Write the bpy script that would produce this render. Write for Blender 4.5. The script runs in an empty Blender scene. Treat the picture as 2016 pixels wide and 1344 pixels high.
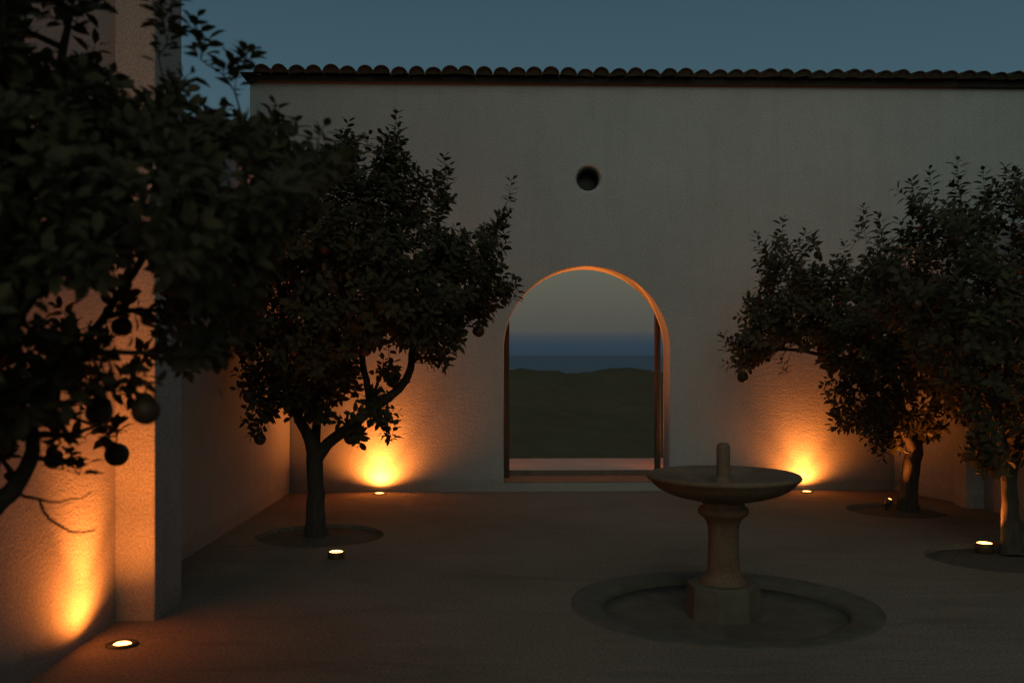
import bpy, bmesh, math, random
import numpy as np
from mathutils import Vector, Matrix, noise

rnd = random.Random(7)
scene = bpy.context.scene
COL = scene.collection
R = math.radians

# ------------------------------------------------------------------ camera
cam_d = bpy.data.cameras.new('camera')
cam = bpy.data.objects.new('camera', cam_d); COL.objects.link(cam)
cam.location = (0, 0, 1.6); cam.rotation_euler = (R(90), 0, 0)
cam_d.sensor_width = 36; cam_d.lens = 35.0
cam_d.shift_y = 23 / 2016
cam_d.clip_start = 0.05; cam_d.clip_end = 90000
cam_d.dof.use_dof = True; cam_d.dof.focus_distance = 9.6; cam_d.dof.aperture_fstop = 2.2
scene.camera = cam
F = 1960.0
def P(px, py, Z):
    """point seen at a photograph pixel, Z metres away"""
    return Vector(((px - 1008) / F * Z, Z, 1.6 - (py - 695) / F * Z))
def G(px, py, h=0.0):
    return P(px, py, (1.6 - h) * F / (py - 695))

# ------------------------------------------------------------------ dusk sky: blue hour, the sun just set behind the camera
world = bpy.data.worlds.new('World'); scene.world = world; world.use_nodes = True
nt = world.node_tree; nt.nodes.clear()
def srgb(r, g, b):
    f = lambda c: c / 12.92 if c <= 0.04045 else ((c + 0.055) / 1.055) ** 2.4
    return (f(r / 255), f(g / 255), f(b / 255), 1)
N = nt.nodes.new; L = nt.links.new
tc = N('ShaderNodeTexCoord'); sep = N('ShaderNodeSeparateXYZ'); L(tc.outputs['Generated'], sep.inputs[0])
asn = N('ShaderNodeMath'); asn.operation = 'ARCSINE'; L(sep.outputs['Z'], asn.inputs[0])
mr = N('ShaderNodeMapRange'); mr.inputs['From Min'].default_value = R(-10); mr.inputs['From Max'].default_value = R(90)
L(asn.outputs[0], mr.inputs['Value'])
ramp = N('ShaderNodeValToRGB'); L(mr.outputs[0], ramp.inputs[0])
SKY = [(-10, (38, 48, 58)), (-0.3, (43, 57, 69)), (0.45, (44, 61, 75)), (0.85, (53, 66, 74)), (1.3, (76, 78, 74)), (2.6, (82, 83, 76)), (4.8, (92, 94, 84)),
       (9, (82, 96, 98)), (14, (61, 87, 99)), (20, (53, 78, 90)), (40, (48, 70, 88)), (90, (42, 62, 82))]
cr = ramp.color_ramp
while len(cr.elements) < len(SKY): cr.elements.new(0.5)
for e, (a, c) in zip(cr.elements, SKY):
    e.position = (a + 10) / 100; e.color = srgb(*c)
nish = N('ShaderNodeTexSky'); nish.sky_type = 'NISHITA'; nish.sun_disc = False
nish.sun_elevation = R(1.0); nish.sun_rotation = R(180); nish.altitude = 60
mul = N('ShaderNodeMix'); mul.data_type = 'RGBA'; mul.blend_type = 'ADD'; mul.inputs[0].default_value = 0.004
L(ramp.outputs[0], mul.inputs[6]); L(nish.outputs[0], mul.inputs[7])
bg = N('ShaderNodeBackground'); L(mul.outputs[2], bg.inputs[0]); bg.inputs[1].default_value = 1.0
out = N('ShaderNodeOutputWorld'); L(bg.outputs[0], out.inputs[0])

# the afterglow behind the camera: one very soft, weak sun
sun_d = bpy.data.lights.new('afterglow_sun', 'SUN'); sun = bpy.data.objects.new('afterglow_sun', sun_d); COL.objects.link(sun)
sun_d.energy = 0.52; sun_d.angle = R(60); sun_d.color = (0.90, 1.0, 0.84)
sun.rotation_euler = (R(56), 0, R(-8)); sun.location = (0, -5, 12)

scene.view_settings.view_transform = 'Standard'; scene.view_settings.look = 'None'
scene.view_settings.exposure = 0; scene.view_settings.gamma = 1
scene.render.engine = 'CYCLES'
scene.cycles.use_denoising = True
scene.cycles.max_bounces = 6; scene.cycles.sample_clamp_indirect = 5

# ------------------------------------------------------------------ helpers
def tag(o, label=None, cat=None, group=None, kind=None):
    if label: o['label'] = label
    if cat: o['category'] = cat
    if group: o['group'] = group
    if kind: o['kind'] = kind
    return o
def empty(name, loc, rz=0.0):
    o = bpy.data.objects.new(name, None); COL.objects.link(o)
    o.location = loc; o.rotation_euler = (0, 0, rz); o.empty_display_size = 0.1
    return o
def link(name, me, mat=None, parent=None, loc=(0, 0, 0), smooth=False):
    o = bpy.data.objects.new(name, me); COL.objects.link(o)
    if mat and not me.materials: me.materials.append(mat)
    if parent: o.parent = parent
    o.location = loc
    if smooth:
        me.polygons.foreach_set('use_smooth', [True] * len(me.polygons))
    return o
def mesh_from(name, verts, faces):
    me = bpy.data.meshes.new(name); me.from_pydata([tuple(v) for v in verts], [], faces); me.update(); return me
def bm_mesh(name, bm):
    bmesh.ops.recalc_face_normals(bm, faces=bm.faces)
    me = bpy.data.meshes.new(name); bm.to_mesh(me); bm.free(); return me
def box_bm(x0, x1, y0, y1, z0, z1, bev=0.0, bm=None, seg=2):
    own = bm is None
    bm = bm or bmesh.new()
    m = Matrix.Translation(((x0 + x1) / 2, (y0 + y1) / 2, (z0 + z1) / 2)) @ Matrix.Diagonal((x1 - x0, y1 - y0, z1 - z0, 1))
    bmesh.ops.create_cube(bm, size=1, matrix=m)
    if bev: bmesh.ops.bevel(bm, geom=bm.edges[:], offset=bev, segments=seg, affect='EDGES', profile=0.5)
    return bm
def lathe(name, prof, n=48, wob=0.0, seed=0):
    """closed profile of (r, z) from the axis out and back to the axis"""
    vs, fs, rings = [], [], []
    for (r, z) in prof:
        if r < 1e-5: rings.append([len(vs)]); vs.append((0, 0, z))
        else:
            ring = []
            for k in range(n):
                a = 2 * math.pi * k / n
                p = Vector((math.cos(a), math.sin(a), 0))
                w = 1 + wob * noise.noise(Vector((p.x * 2 + seed, p.y * 2, z * 6)))
                ring.append(len(vs)); vs.append((p.x * r * w, p.y * r * w, z))
            rings.append(ring)
    for a, b in zip(rings, rings[1:]):
        if len(a) == 1 and len(b) == 1: continue
        for k in range(n):
            k2 = (k + 1) % n
            if len(a) == 1: fs.append((a[0], b[k], b[k2]))
            elif len(b) == 1: fs.append((a[k], b[0], a[k2]))
            else: fs.append((a[k], b[k], b[k2], a[k2]))
    me = mesh_from(name, vs, fs)
    bm = bmesh.new(); bm.from_mesh(me); bmesh.ops.recalc_face_normals(bm, faces=bm.faces); bm.to_mesh(me); bm.free()
    me.polygons.foreach_set('use_smooth', [True] * len(me.polygons))
    return me

# ------------------------------------------------------------------ materials
class Mat:
    def __init__(self, name, rough=0.8, spec=0.3):
        self.m = bpy.data.materials.new(name); self.m.use_nodes = True
        self.t = self.m.node_tree; self.b = self.t.nodes['Principled BSDF']
        self.b.inputs['Roughness'].default_value = rough; self.b.inputs['Specular IOR Level'].default_value = spec
        self.tc = self.t.nodes.new('ShaderNodeTexCoord')
    def n(self, t, **kw):
        x = self.t.nodes.new(t)
        for k, v in kw.items(): setattr(x, k, v)
        return x
    def l(self, a, b): self.t.links.new(a, b)
    def noise(self, scale, detail=4, rough=0.55, dist=0.0, stretch=(1, 1, 1), coord='Object'):
        mp = self.n('ShaderNodeMapping'); mp.inputs['Scale'].default_value = stretch
        self.l(self.tc.outputs[coord], mp.inputs[0])
        x = self.n('ShaderNodeTexNoise'); x.inputs['Scale'].default_value = scale; x.inputs['Detail'].default_value = detail
        x.inputs['Roughness'].default_value = rough; x.inputs['Distortion'].default_value = dist
        self.l(mp.outputs[0], x.inputs['Vector']); return x.outputs[0]
    def ramp(self, fac, stops):
        r = self.n('ShaderNodeValToRGB'); self.l(fac, r.inputs[0])
        while len(r.color_ramp.elements) < len(stops): r.color_ramp.elements.new(0.5)
        for e, (p, c) in zip(r.color_ramp.elements, stops):
            e.position = p; e.color = (*c, 1) if len(c) == 3 else c
        return r.outputs[0]
    def mix(self, fac, a, b, blend='MIX'):
        x = self.n('ShaderNodeMix', data_type='RGBA', blend_type=blend)
        for s, v in ((0, fac), (6, a), (7, b)):
            if hasattr(v, 'node'): self.l(v, x.inputs[s])
            elif isinstance(v, (int, float)): x.inputs[s].default_value = v
            else: x.inputs[s].default_value = (*v, 1)
        return x.outputs[2]
    def base(self, s):
        if hasattr(s, 'node'): self.l(s, self.b.inputs['Base Color'])
        else: self.b.inputs['Base Color'].default_value = (*s, 1)
    def bump(self, layers):
        prev = None
        for (h, strength, dist) in layers:
            b = self.n('ShaderNodeBump'); b.inputs['Strength'].default_value = strength; b.inputs['Distance'].default_value = dist
            self.l(h, b.inputs['Height'])
            if prev: self.l(prev, b.inputs['Normal'])
            prev = b.outputs[0]
        self.l(prev, self.b.inputs['Normal'])

def plaster(name, tint):
    M = Mat(name, 0.92, 0.15)
    big = M.noise(0.7, 5, 0.6); mid = M.noise(5, 5, 0.65); fine = M.noise(70, 3, 0.7)
    c1 = M.ramp(big, [(0.3, tuple(0.88 * t for t in tint)), (0.7, tint)])
    streak = M.noise(2.2, 5, 0.65, 0.3, (2.6, 2.6, 0.22))
    c1 = M.mix(1.0, c1, M.ramp(streak, [(0.36, (0.955, 0.95, 0.94)), (0.52, (1, 1, 1))]), 'MULTIPLY')
    c2 = M.ramp(mid, [(0.3, (0.93, 0.93, 0.92)), (0.65, (1, 1, 1))])
    c3 = M.ramp(fine, [(0.32, (0.66, 0.66, 0.65)), (0.68, (1.2, 1.2, 1.2))])
    M.base(M.mix(1.0, M.mix(1.0, c1, c2, 'MULTIPLY'), c3, 'MULTIPLY'))
    sx = M.n('ShaderNodeSeparateXYZ'); M.l(M.tc.outputs['Object'], sx.inputs[0])
    ad = M.n('ShaderNodeMath', operation='MULTIPLY_ADD'); M.l(M.noise(4, 6, 0.7, 0.3, (1, 1, 0.5)), ad.inputs[0]); ad.inputs[1].default_value = -0.22; M.l(sx.outputs['Z'], ad.inputs[2])
    dirt = M.ramp(ad.outputs[0], [(0.0, (0.86, 0.84, 0.80)), (0.05, (1, 1, 1))])
    lm = M.b.inputs['Base Color'].links[0].from_socket
    M.base(M.mix(1.0, lm, dirt, 'MULTIPLY'))
    trowel = M.noise(3.2, 7, 0.60, 1.6, (1, 1, 2.1))
    ridge = M.ramp(M.noise(2.1, 3, 0.5, 2.4, (1, 1, 2.6)), [(0.44, (0, 0, 0)), (0.47, (1, 1, 1)), (0.56, (0.8, 0.8, 0.8)), (0.60, (0, 0, 0))])
    grit = M.noise(55, 3, 0.6)
    M.bump([(trowel, 0.15, 0.010), (ridge, 0.20, 0.003), (grit, 0.6, 0.006)])
    return M.m
M_PLASTER = plaster('lime_plaster', (0.51, 0.50, 0.46))
M_TOWER = plaster('tower_plaster', (0.54, 0.505, 0.44))

M = Mat('packed_gravel', 0.95, 0.15)
patch = M.noise(0.6, 6, 0.6); grain = M.noise(60, 3, 0.7); speck = M.noise(190, 2, 0.6)
c = M.ramp(patch, [(0.28, (0.215, 0.165, 0.112)), (0.5, (0.275, 0.215, 0.150)), (0.72, (0.315, 0.255, 0.185))])
c = M.mix(1.0, c, M.ramp(M.noise(1.6, 6, 0.7, 0.8, (0.45, 2.4, 1)), [(0.34, (0.82, 0.81, 0.80)), (0.46, (1, 1, 1))]), 'MULTIPLY')
c = M.mix(0.95, c, M.ramp(grain, [(0.32, (0.50, 0.49, 0.47)), (0.68, (1.3, 1.3, 1.3))]), 'MULTIPLY')
c = M.mix(0.5, c, M.ramp(speck, [(0.35, (0.5, 0.5, 0.5)), (0.68, (1.35, 1.35, 1.35))]), 'MULTIPLY')
M.base(c)
M.bump([(M.noise(1.5, 5, 0.6, 0.6, (0.6, 2.2, 1)), 0.6, 0.05), (M.noise(28, 4, 0.7), 0.6, 0.012), (speck, 0.4, 0.003)])
M_GROUND = M.m

M = Mat('dark_soil', 0.97, 0.1)
M.base(M.ramp(M.noise(18, 5, 0.7), [(0.3, (0.095, 0.078, 0.055)), (0.7, (0.16, 0.132, 0.094))]))
M.bump([(M.noise(30, 4, 0.7), 0.8, 0.02)]); M_SOIL = M.m

M = Mat('terracotta_tile', 0.9, 0.15)
oi = M.n('ShaderNodeObjectInfo')
c = M.ramp(oi.outputs['Random'], [(0.0, (0.042, 0.038, 0.027)), (0.5, (0.058, 0.046, 0.032)), (1.0, (0.050, 0.047, 0.036))])
c = M.mix(0.7, c, M.ramp(M.noise(16, 5, 0.65), [(0.3, (0.6, 0.6, 0.55)), (0.7, (1.15, 1.1, 1.0))]), 'MULTIPLY')
M.base(c); M.bump([(M.noise(40, 4, 0.6), 0.5, 0.006)]); M_TILE = M.m

M = Mat('eave_mortar', 0.95, 0.1)
M.base(M.ramp(M.noise(22, 4, 0.6), [(0.3, (0.035, 0.030, 0.023)), (0.7, (0.055, 0.045, 0.035))]))
M.bump([(M.noise(35, 4, 0.6), 0.7, 0.01)]); M_MORTAR = M.m

M = Mat('weathered_stone', 0.85, 0.2)
c = M.ramp(M.noise(5, 6, 0.65), [(0.3, (0.16, 0.098, 0.060)), (0.55, (0.235, 0.150, 0.093)), (0.8, (0.26, 0.188, 0.130))])
c = M.mix(0.6, c, M.ramp(M.noise(45, 4, 0.7), [(0.3, (0.55, 0.56, 0.52)), (0.7, (1.15, 1.12, 1.08))]), 'MULTIPLY')
M.base(c); M.bump([(M.noise(9, 5, 0.6), 0.5, 0.012), (M.noise(70, 4, 0.6), 0.5, 0.004)]); M_STONE = M.m

M = Mat('dark_basin_stone', 0.8, 0.25)
M.base(M.ramp(M.noise(7, 6, 0.65), [(0.3, (0.105, 0.090, 0.062)), (0.7, (0.16, 0.138, 0.098))]))
M.bump([(M.noise(11, 5, 0.6), 0.5, 0.012), (M.noise(60, 4, 0.6), 0.5, 0.004)]); M_BASIN = M.m

M = Mat('basin_floor_stone', 0.85, 0.2)
M.base(M.ramp(M.noise(5, 6, 0.65), [(0.3, (0.105, 0.084, 0.056)), (0.7, (0.19, 0.150, 0.100))]))
M.bump([(M.noise(14, 5, 0.6), 0.5, 0.012)]); M_BFLOOR = M.m

M = Mat('threshold_stone', 0.85, 0.2)
M.base(M.ramp(M.noise(8, 6, 0.6), [(0.3, (0.12, 0.10, 0.078)), (0.7, (0.175, 0.148, 0.118))]))
M.bump([(M.noise(20, 5, 0.6), 0.4, 0.008)]); M_STEP = M.m

M = Mat('terrace_stone', 0.9, 0.15)
M.base(M.ramp(M.noise(4, 6, 0.6), [(0.3, (0.55, 0.39, 0.28)), (0.7, (0.64, 0.47, 0.35))]))
M.bump([(M.noise(20, 5, 0.6), 0.4, 0.006)]); M_TERR = M.m

M = Mat('painted_sill_glow', 0.8, 0.2)  # warm lamp glow on the threshold, painted as an orange base colour
M.base(M.ramp(M.noise(6, 6, 0.6), [(0.3, (0.42, 0.155, 0.066)), (0.7, (0.52, 0.21, 0.095))]))
M.bump([(M.noise(30, 5, 0.6), 0.4, 0.004)]); M_SILL_GLOW = M.m

M = Mat('gate_wood', 0.75, 0.25)
M.base(M.ramp(M.noise(6, 5, 0.6, 0.5, (6, 6, 0.5)), [(0.3, (0.05, 0.032, 0.022)), (0.7, (0.10, 0.065, 0.042))]))
M.bump([(M.noise(10, 4, 0.6, 0, (8, 8, 0.4)), 0.4, 0.004)]); M_WOOD = M.m

M = Mat('bark', 0.9, 0.15)
c = M.ramp(M.noise(9, 6, 0.65, 0.4, (3, 3, 0.8)), [(0.3, (0.055, 0.046, 0.034)), (0.7, (0.105, 0.087, 0.065))])
M.base(c); M.bump([(M.noise(14, 5, 0.7, 0.5, (3, 3, 0.7)), 0.8, 0.012)]); M_BARK = M.m

def leaf_mat(name, isl):
    M = Mat(name, 0.7, 0.10)
    if isl: r = M.n('ShaderNodeNewGeometry').outputs['Random Per Island']
    else: r = M.n('ShaderNodeObjectInfo').outputs['Random']
    M.base(M.ramp(r, [(0.0, (0.068, 0.059, 0.032)), (0.5, (0.080, 0.069, 0.036)), (0.85, (0.072, 0.066, 0.034)), (1.0, (0.098, 0.084, 0.044))]))
    tr = M.n('ShaderNodeBsdfTranslucent'); tr.inputs[0].default_value = (0.12, 0.11, 0.03, 1)
    mx = M.n('ShaderNodeMixShader'); mx.inputs[0].default_value = 0.18
    o = M.t.nodes['Material Output']
    M.l(M.b.outputs[0], mx.inputs[1]); M.l(tr.outputs[0], mx.inputs[2]); M.l(mx.outputs[0], o.inputs[0])
    return M.m
M_LEAF = leaf_mat('citrus_leaf', False); M_FOL = leaf_mat('citrus_foliage', True)

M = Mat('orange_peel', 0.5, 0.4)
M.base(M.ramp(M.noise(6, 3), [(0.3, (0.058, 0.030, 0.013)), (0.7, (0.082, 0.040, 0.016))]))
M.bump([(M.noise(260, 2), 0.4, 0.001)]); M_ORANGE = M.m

M = Mat('lamp_metal', 0.45, 0.5)
M.base(M.ramp(M.noise(40, 3), [(0.3, (0.03, 0.027, 0.023)), (0.7, (0.055, 0.048, 0.04))])); M.b.inputs['Metallic'].default_value = 0.6; M_METAL = M.m

M = Mat('lit_lens', 0.3, 0.3)
M.base((0.9, 0.8, 0.6)); M.b.inputs['Emission Color'].default_value = (1, 0.40, 0.085, 1); M.b.inputs['Emission Strength'].default_value = 10.0
M_LENS = M.m

M = Mat('wooded_slope', 0.95, 0.05)
M.base(M.ramp(M.noise(0.08, 6, 0.65), [(0.3, (0.088, 0.067, 0.034)), (0.7, (0.110, 0.084, 0.043))]))
M.bump([(M.noise(0.4, 5, 0.7), 0.8, 0.8)]); M_SLOPE = M.m

M = Mat('dusk_sea', 0.42, 0.43)
M.base((0.024, 0.044, 0.070)); M.bump([(M.noise(0.01, 4, 0.6), 0.3, 3.0)]); M_SEA = M.m

# ------------------------------------------------------------------ ground, terrace, hills, sea
def disc_pts(cx, cy, r, n=48, wob=0.0, seed=0.0):
    o = []
    for k in range(n):
        a = 2 * math.pi * k / n
        w = 1 + wob * noise.noise(Vector((math.cos(a) * 1.6 + seed, math.sin(a) * 1.6, seed)))
        o.append((cx + r * w * math.cos(a), cy + r * w * math.sin(a)))
    return o
def sheet(name, outer, holes, z, skirt, mat):
    bm = bmesh.new(); edges = []
    for loop in [outer] + holes:
        vs = [bm.verts.new((x, y, z)) for x, y in loop]
        edges += [bm.edges.new((vs[i], vs[(i + 1) % len(vs)])) for i in range(len(vs))]
    bmesh.ops.triangle_fill(bm, edges=edges, use_beauty=True)
    bmesh.ops.recalc_face_normals(bm, faces=bm.faces)
    if bm.faces[0].normal.z < 0: bmesh.ops.reverse_faces(bm, faces=bm.faces[:])
    ret = bmesh.ops.extrude_edge_only(bm, edges=[e for e in bm.edges if e.is_boundary])
    for v in ret['geom']:
        if isinstance(v, bmesh.types.BMVert): v.co.z = z - skirt
    me = bpy.data.meshes.new(name); bm.to_mesh(me); bm.free()
    return link(name, me, mat)

FX, FY = 1.345, 6.335                                   # fountain axis
TREE1 = Vector((-1.73, 8.76, 0)); TREE2 = Vector((4.075, 10.2, 0)); TREE3 = Vector((4.02, 8.0, 0))
BEDS = [(-1.68, 8.76, 0.555, 1.0), (3.93, 10.15, 0.50, 3.0), (3.83, 7.78, 0.56, 6.0)]
RIM = 0.965
ground = sheet('ground', [(-14, -12), (14, -12), (14, 11.9), (-14, 11.75)],
               [disc_pts(FX, FY, RIM, 64)] + [disc_pts(x, y, r, 48, 0.05, s) for x, y, r, s in BEDS], 0.0, 0.2, M_GROUND)
tag(ground, 'packed pale gravel floor of the courtyard', kind='structure')
for (x, y, r, s) in BEDS:
    bm = bmesh.new(); rings = []
    c0 = bm.verts.new((0, 0, 0.0))
    for q in range(1, 8):
        ring = []
        for (px_, py_) in disc_pts(0, 0, (r + 0.03) * q / 7, 48, 0.05 , s):
            nz = noise.noise(Vector((px_ * 9 + s, py_ * 9, s))) * 0.014
            ring.append(bm.verts.new((px_, py_, -0.012 - 0.028 * (q / 7) ** 2 + nz)))
        rings.append(ring)
    for k in range(48): bm.faces.new((c0, rings[0][k], rings[0][(k + 1) % 48]))
    for a, b in zip(rings, rings[1:]):
        for k in range(48): bm.faces.new((a[k], b[k], b[(k + 1) % 48], a[(k + 1) % 48]))
    o = link('soil_bed', bm_mesh('soil_bed', bm), M_SOIL, None, (x, y, 0), True)
    tag(o, kind='structure')
soils = [o for o in COL.objects if o.name.startswith('soil_bed')]
for o, t in zip(soils, ('round bed of dark soil under the orange tree left of the arch', 'round bed of dark soil under the orange tree by the far right wall', 'round bed of dark soil beside the raised light at the right edge')):
    o['label'] = t

def terrain_h(x, y):
    d = math.hypot(x * 0.9, max(0, y - 10)) 
    if y < 14.0 and abs(x) < 16: return -0.25
    e = max(0.0, max(abs(x) - 16, y - 14.0) if y > -20 else max(abs(x) - 16, 0))
    if e <= 0: return -0.25
    valley = -0.30 - 24 * (1 - math.exp(-e / 55.0))
    ridge_y = 300 + 30 * math.sin(x / 70)
    top = -4.1 + 0.70 * math.cos((x - 5) / 29.0 * 6.283) + 0.5 * math.sin(x / 71.0)
    w = math.exp(-((y - ridge_y) / 75) ** 2) if y < ridge_y else math.exp(-((y - ridge_y) / 160) ** 2)
    h = valley * (1 - w) + top * w
    if y > ridge_y: h -= 45 * (1 - math.exp(-((y - ridge_y) / 400.0)))
    n = noise.noise(Vector((x / 30, y / 30, 0))) * 1.2 + noise.noise(Vector((x / 5, y / 5, 3))) * 0.9
    n += max(0.0, noise.noise(Vector((x / 2.6, y / 4.0, 9)))) * 0.9
    return h + n * min(1, e / 40) * 0.75
xs = np.concatenate([np.linspace(-500, -130, 38), np.linspace(-125, 125, 201), np.linspace(130, 500, 38)])
ys = np.concatenate([np.linspace(-80, 13, 18), np.linspace(14.05, 60, 60), np.linspace(61, 420, 220), np.linspace(430, 1200, 30)])
vs = [(x, y, terrain_h(x, y)) for y in ys for x in xs]
nx = len(xs)
fs = [(j * nx + i, j * nx + i + 1, (j + 1) * nx + i + 1, (j + 1) * nx + i) for j in range(len(ys) - 1) for i in range(nx - 1)]
tag(link('hillside', mesh_from('hillside', vs, fs), M_SLOPE, None, (0, 0, 0), True), 'dark wooded hillside falling away beyond the arch', kind='structure')
n = 96
vs = [(0, 0, -62)] + [(26000 * math.cos(2 * math.pi * k / n), 26000 * math.sin(2 * math.pi * k / n), -62) for k in range(n)]
tag(link('sea', mesh_from('sea', vs, [(0, 1 + k, 1 + (k + 1) % n) for k in range(n)]), M_SEA), 'dark blue sea on the horizon seen through the arch', kind='structure')

# ------------------------------------------------------------------ back wall with the arch
AW = math.atan(0.0308); Z0 = 11.53
wall = empty('courtyard_wall', (0, Z0, 0), AW)
tag(wall, 'long pale plastered back wall with an arched opening and a row of roof tiles on top', 'wall')
WM = Matrix.Translation((0, Z0, 0)) @ Matrix.Rotation(AW, 4, 'Z')
def ws(px):                                              # position along the wall front for a pixel column
    u = (px - 1008) / F
    return u * Z0 / (1 - u * 0.0308) / math.cos(AW)
S0, S1 = ws(492), 8.6
AL, AR = ws(992), ws(1318); AC = (AL + AR) / 2; AH = (AR - AL) / 2
SILL = 0.097; SPRING = 2.60 - AH; TOPZ = 4.72; THK = 0.39
HC = ws(1158.5); HZ = 1.6 - (352 - 695) / F * (Z0 + HC * 0.03); HR = 0.142
def loop_arch(off=0.0):
    pts = [(AL - off, SILL)] + [(AL - off, SILL + (SPRING - SILL) * k / 8) for k in range(1, 8)]
    pts += [(AC - (AH + off) * math.cos(math.pi * k / 56), SPRING + (AH + off) * math.sin(math.pi * k / 56)) for k in range(57)]
    pts += [(AR + off, SILL + (SPRING - SILL) * k / 8) for k in range(7, -1, -1)]
    return pts
def loop_hole(r): return [(HC + r * math.cos(2 * math.pi * k / 40), HZ + r * math.sin(2 * math.pi * k / 40)) for k in range(40)]
bm = bmesh.new()
def fill(loops, y):
    edges, allv = [], []
    for lp in loops:
        v = [bm.verts.new((x, y, z)) for x, z in lp]; allv.append(v)
        edges += [bm.edges.new((v[i], v[(i + 1) % len(v)])) for i in range(len(v))]
    bmesh.ops.triangle_fill(bm, edges=edges, use_beauty=True)
    return allv
def bridge(a, b):
    for i in range(len(a)):
        j = (i + 1) % len(a); bm.faces.new((a[i], a[j], b[j], b[i]))
EDG = 0.016
outer = [(S0, -0.2), (S1, -0.2), (S1, TOPZ), (S0, TOPZ)]
fr = fill([outer, loop_arch(EDG), loop_hole(HR + 0.025)], 0.0)
bk = fill([outer, loop_arch(0.0)], THK)
bridge(fr[0], bk[0])
a1 = [bm.verts.new((x, EDG * 0.45, z)) for x, z in loop_arch(EDG * 0.25)]
a2 = [bm.verts.new((x, EDG * 1.6, z)) for x, z in loop_arch(0.0)]
bridge(fr[1], a1); bridge(a1, a2); bridge(a2, bk[1])
h1 = [bm.verts.new((x, 0.012, z)) for x, z in loop_hole(HR + 0.006)]
h2 = [bm.verts.new((x, 0.05, z)) for x, z in loop_hole(HR - 0.010)]
h3 = [bm.verts.new((x, 0.34, z)) for x, z in loop_hole(HR - 0.014)]
bridge(fr[2], h1); bridge(h1, h2); bridge(h2, h3)
bmesh.ops.contextual_create(bm, geom=h3)
bmesh.ops.recalc_face_normals(bm, faces=bm.faces)
wp = link('wall_panel', bm_mesh('wall_panel', bm), M_PLASTER, wall)
for p in wp.data.polygons: p.use_smooth = abs(p.normal.y) < 0.98
# dark liner sunk in the round hole
bm = bmesh.new()
lo = [[bm.verts.new((HC + r * math.cos(2 * math.pi * k / 40), y, HZ + r * math.sin(2 * math.pi * k / 40))) for k in range(40)] for r, y in ((HR - 0.013, 0.075), (HR - 0.030, 0.070), (HR - 0.034, 0.325))]
bridge(lo[0], lo[1]); bridge(lo[1], lo[2]); bmesh.ops.contextual_create(bm, geom=lo[2])
link('round_vent', bm_mesh('round_vent', bm), M_METAL, wall, smooth=False)
# threshold slab, standing a little beyond the rear face
step = link('threshold', bm_mesh('threshold', box_bm(AL + 0.001, AR - 0.001, 0.004, 0.62, -0.1, SILL + 0.004, 0.006)), M_STEP, wall)
link('sill_glow_sheet', bm_mesh('sill_glow_sheet', box_bm(AL + 0.012, AR - 0.012, 0.05, 0.615, SILL, SILL + 0.008, 0.002)), M_SILL_GLOW, wall)  # thin orange sheet that paints the lit look of the threshold top
# gate posts behind the opening
IL, IR = ws(1005) + 0.006, ws(1293) + 0.0
pl = (1005 - 1008) / F * 12.03; pr = (1293 - 1008) / F * 12.05
for x0, x1 in ((pl - 0.17, pl), (pr, pr + 0.055)):
    link('gate_post', bm_mesh('gate_post', box_bm(x0, x1, 0.43, 0.56, SILL + 0.004, 2.85, 0.006)), M_WOOD, wall)

# roof tiles along the top
def tile_mesh(name, r0, r1, th, ln, up=True, n=10):
    vs, fs = [], []
    for (yy, r) in ((0, r0), (ln * 0.5, (r0 + r1) / 2), (ln, r1)):
        for rr in (r, r - th):
            for k in range(n + 1):
                a = math.pi * k / n
                z = rr * math.sin(a) * 0.92
                vs.append((-rr * math.cos(a), yy, z if up else -z))
    m = n + 1
    for s in range(2):
        b, c = s * 2 * m, (s + 1) * 2 * m
        for k in range(n):
            fs.append((b + k, b + k + 1, c + k + 1, c + k)); fs.append((b + m + k, c + m + k, c + m + k + 1, b + m + k + 1))
        fs.append((b, c, c + m, b + m)); fs.append((b + n, b + m + n, c + m + n, c + n))
    for k in range(n): fs.append((k, m + k, m + k + 1, k + 1))
    pb = len(vs)
    for k in range(m):
        a = math.pi * k / n; z = (r0 - th * 0.9) * math.sin(a) * 0.92
        vs.append((-(r0 - th * 0.9) * math.cos(a), 0.022, z if up else -z))
    if up: fs.append(tuple(pb + k for k in range(m)))
    e = 4 * m
    for k in range(n): fs.append((e + k, e + k + 1, e + m + k + 1, e + m + k))
    me = mesh_from(name, vs, fs); bm = bmesh.new(); bm.from_mesh(me); bmesh.ops.recalc_face_normals(bm, faces=bm.faces); bm.to_mesh(me); bm.free()
    me.polygons.foreach_set('use_smooth', [True] * len(me.polygons))
    md = me
    return md
def flat_ends(me):
    for p in me.polygons:
        if abs(p.normal.y) > 0.8: p.use_smooth = False
cov = tile_mesh('roof_tile', 0.097, 0.082, 0.015, 0.62); pan = tile_mesh('pan_tile', 0.084, 0.10, 0.014, 0.62, False)
flat_ends(cov); flat_ends(pan)
for m_ in (cov, pan): m_.materials.append(M_TILE)
pitch = (ws(853) - ws(520)) / 10.0
s = ws(521); i = 0
while s < S1 - 0.05:
    j = lambda a: rnd.uniform(-a, a)
    o = link('roof_tile', cov, None, wall, (s + j(0.009), -0.135 + j(0.025), TOPZ + 0.066 + j(0.007)))
    o.rotation_euler = (R(9) + j(0.02), j(0.11), j(0.05)); o.scale = (1 + j(0.045), 1, 1 + j(0.10))
    q = link('pan_tile', pan, None, wall, (s + pitch / 2 + j(0.006), -0.045 + j(0.010), TOPZ + 0.098 + j(0.004)))
    q.rotation_euler = (R(9) + j(0.01), j(0.05), j(0.03))
    s += pitch * (1 + j(0.015))
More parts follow.
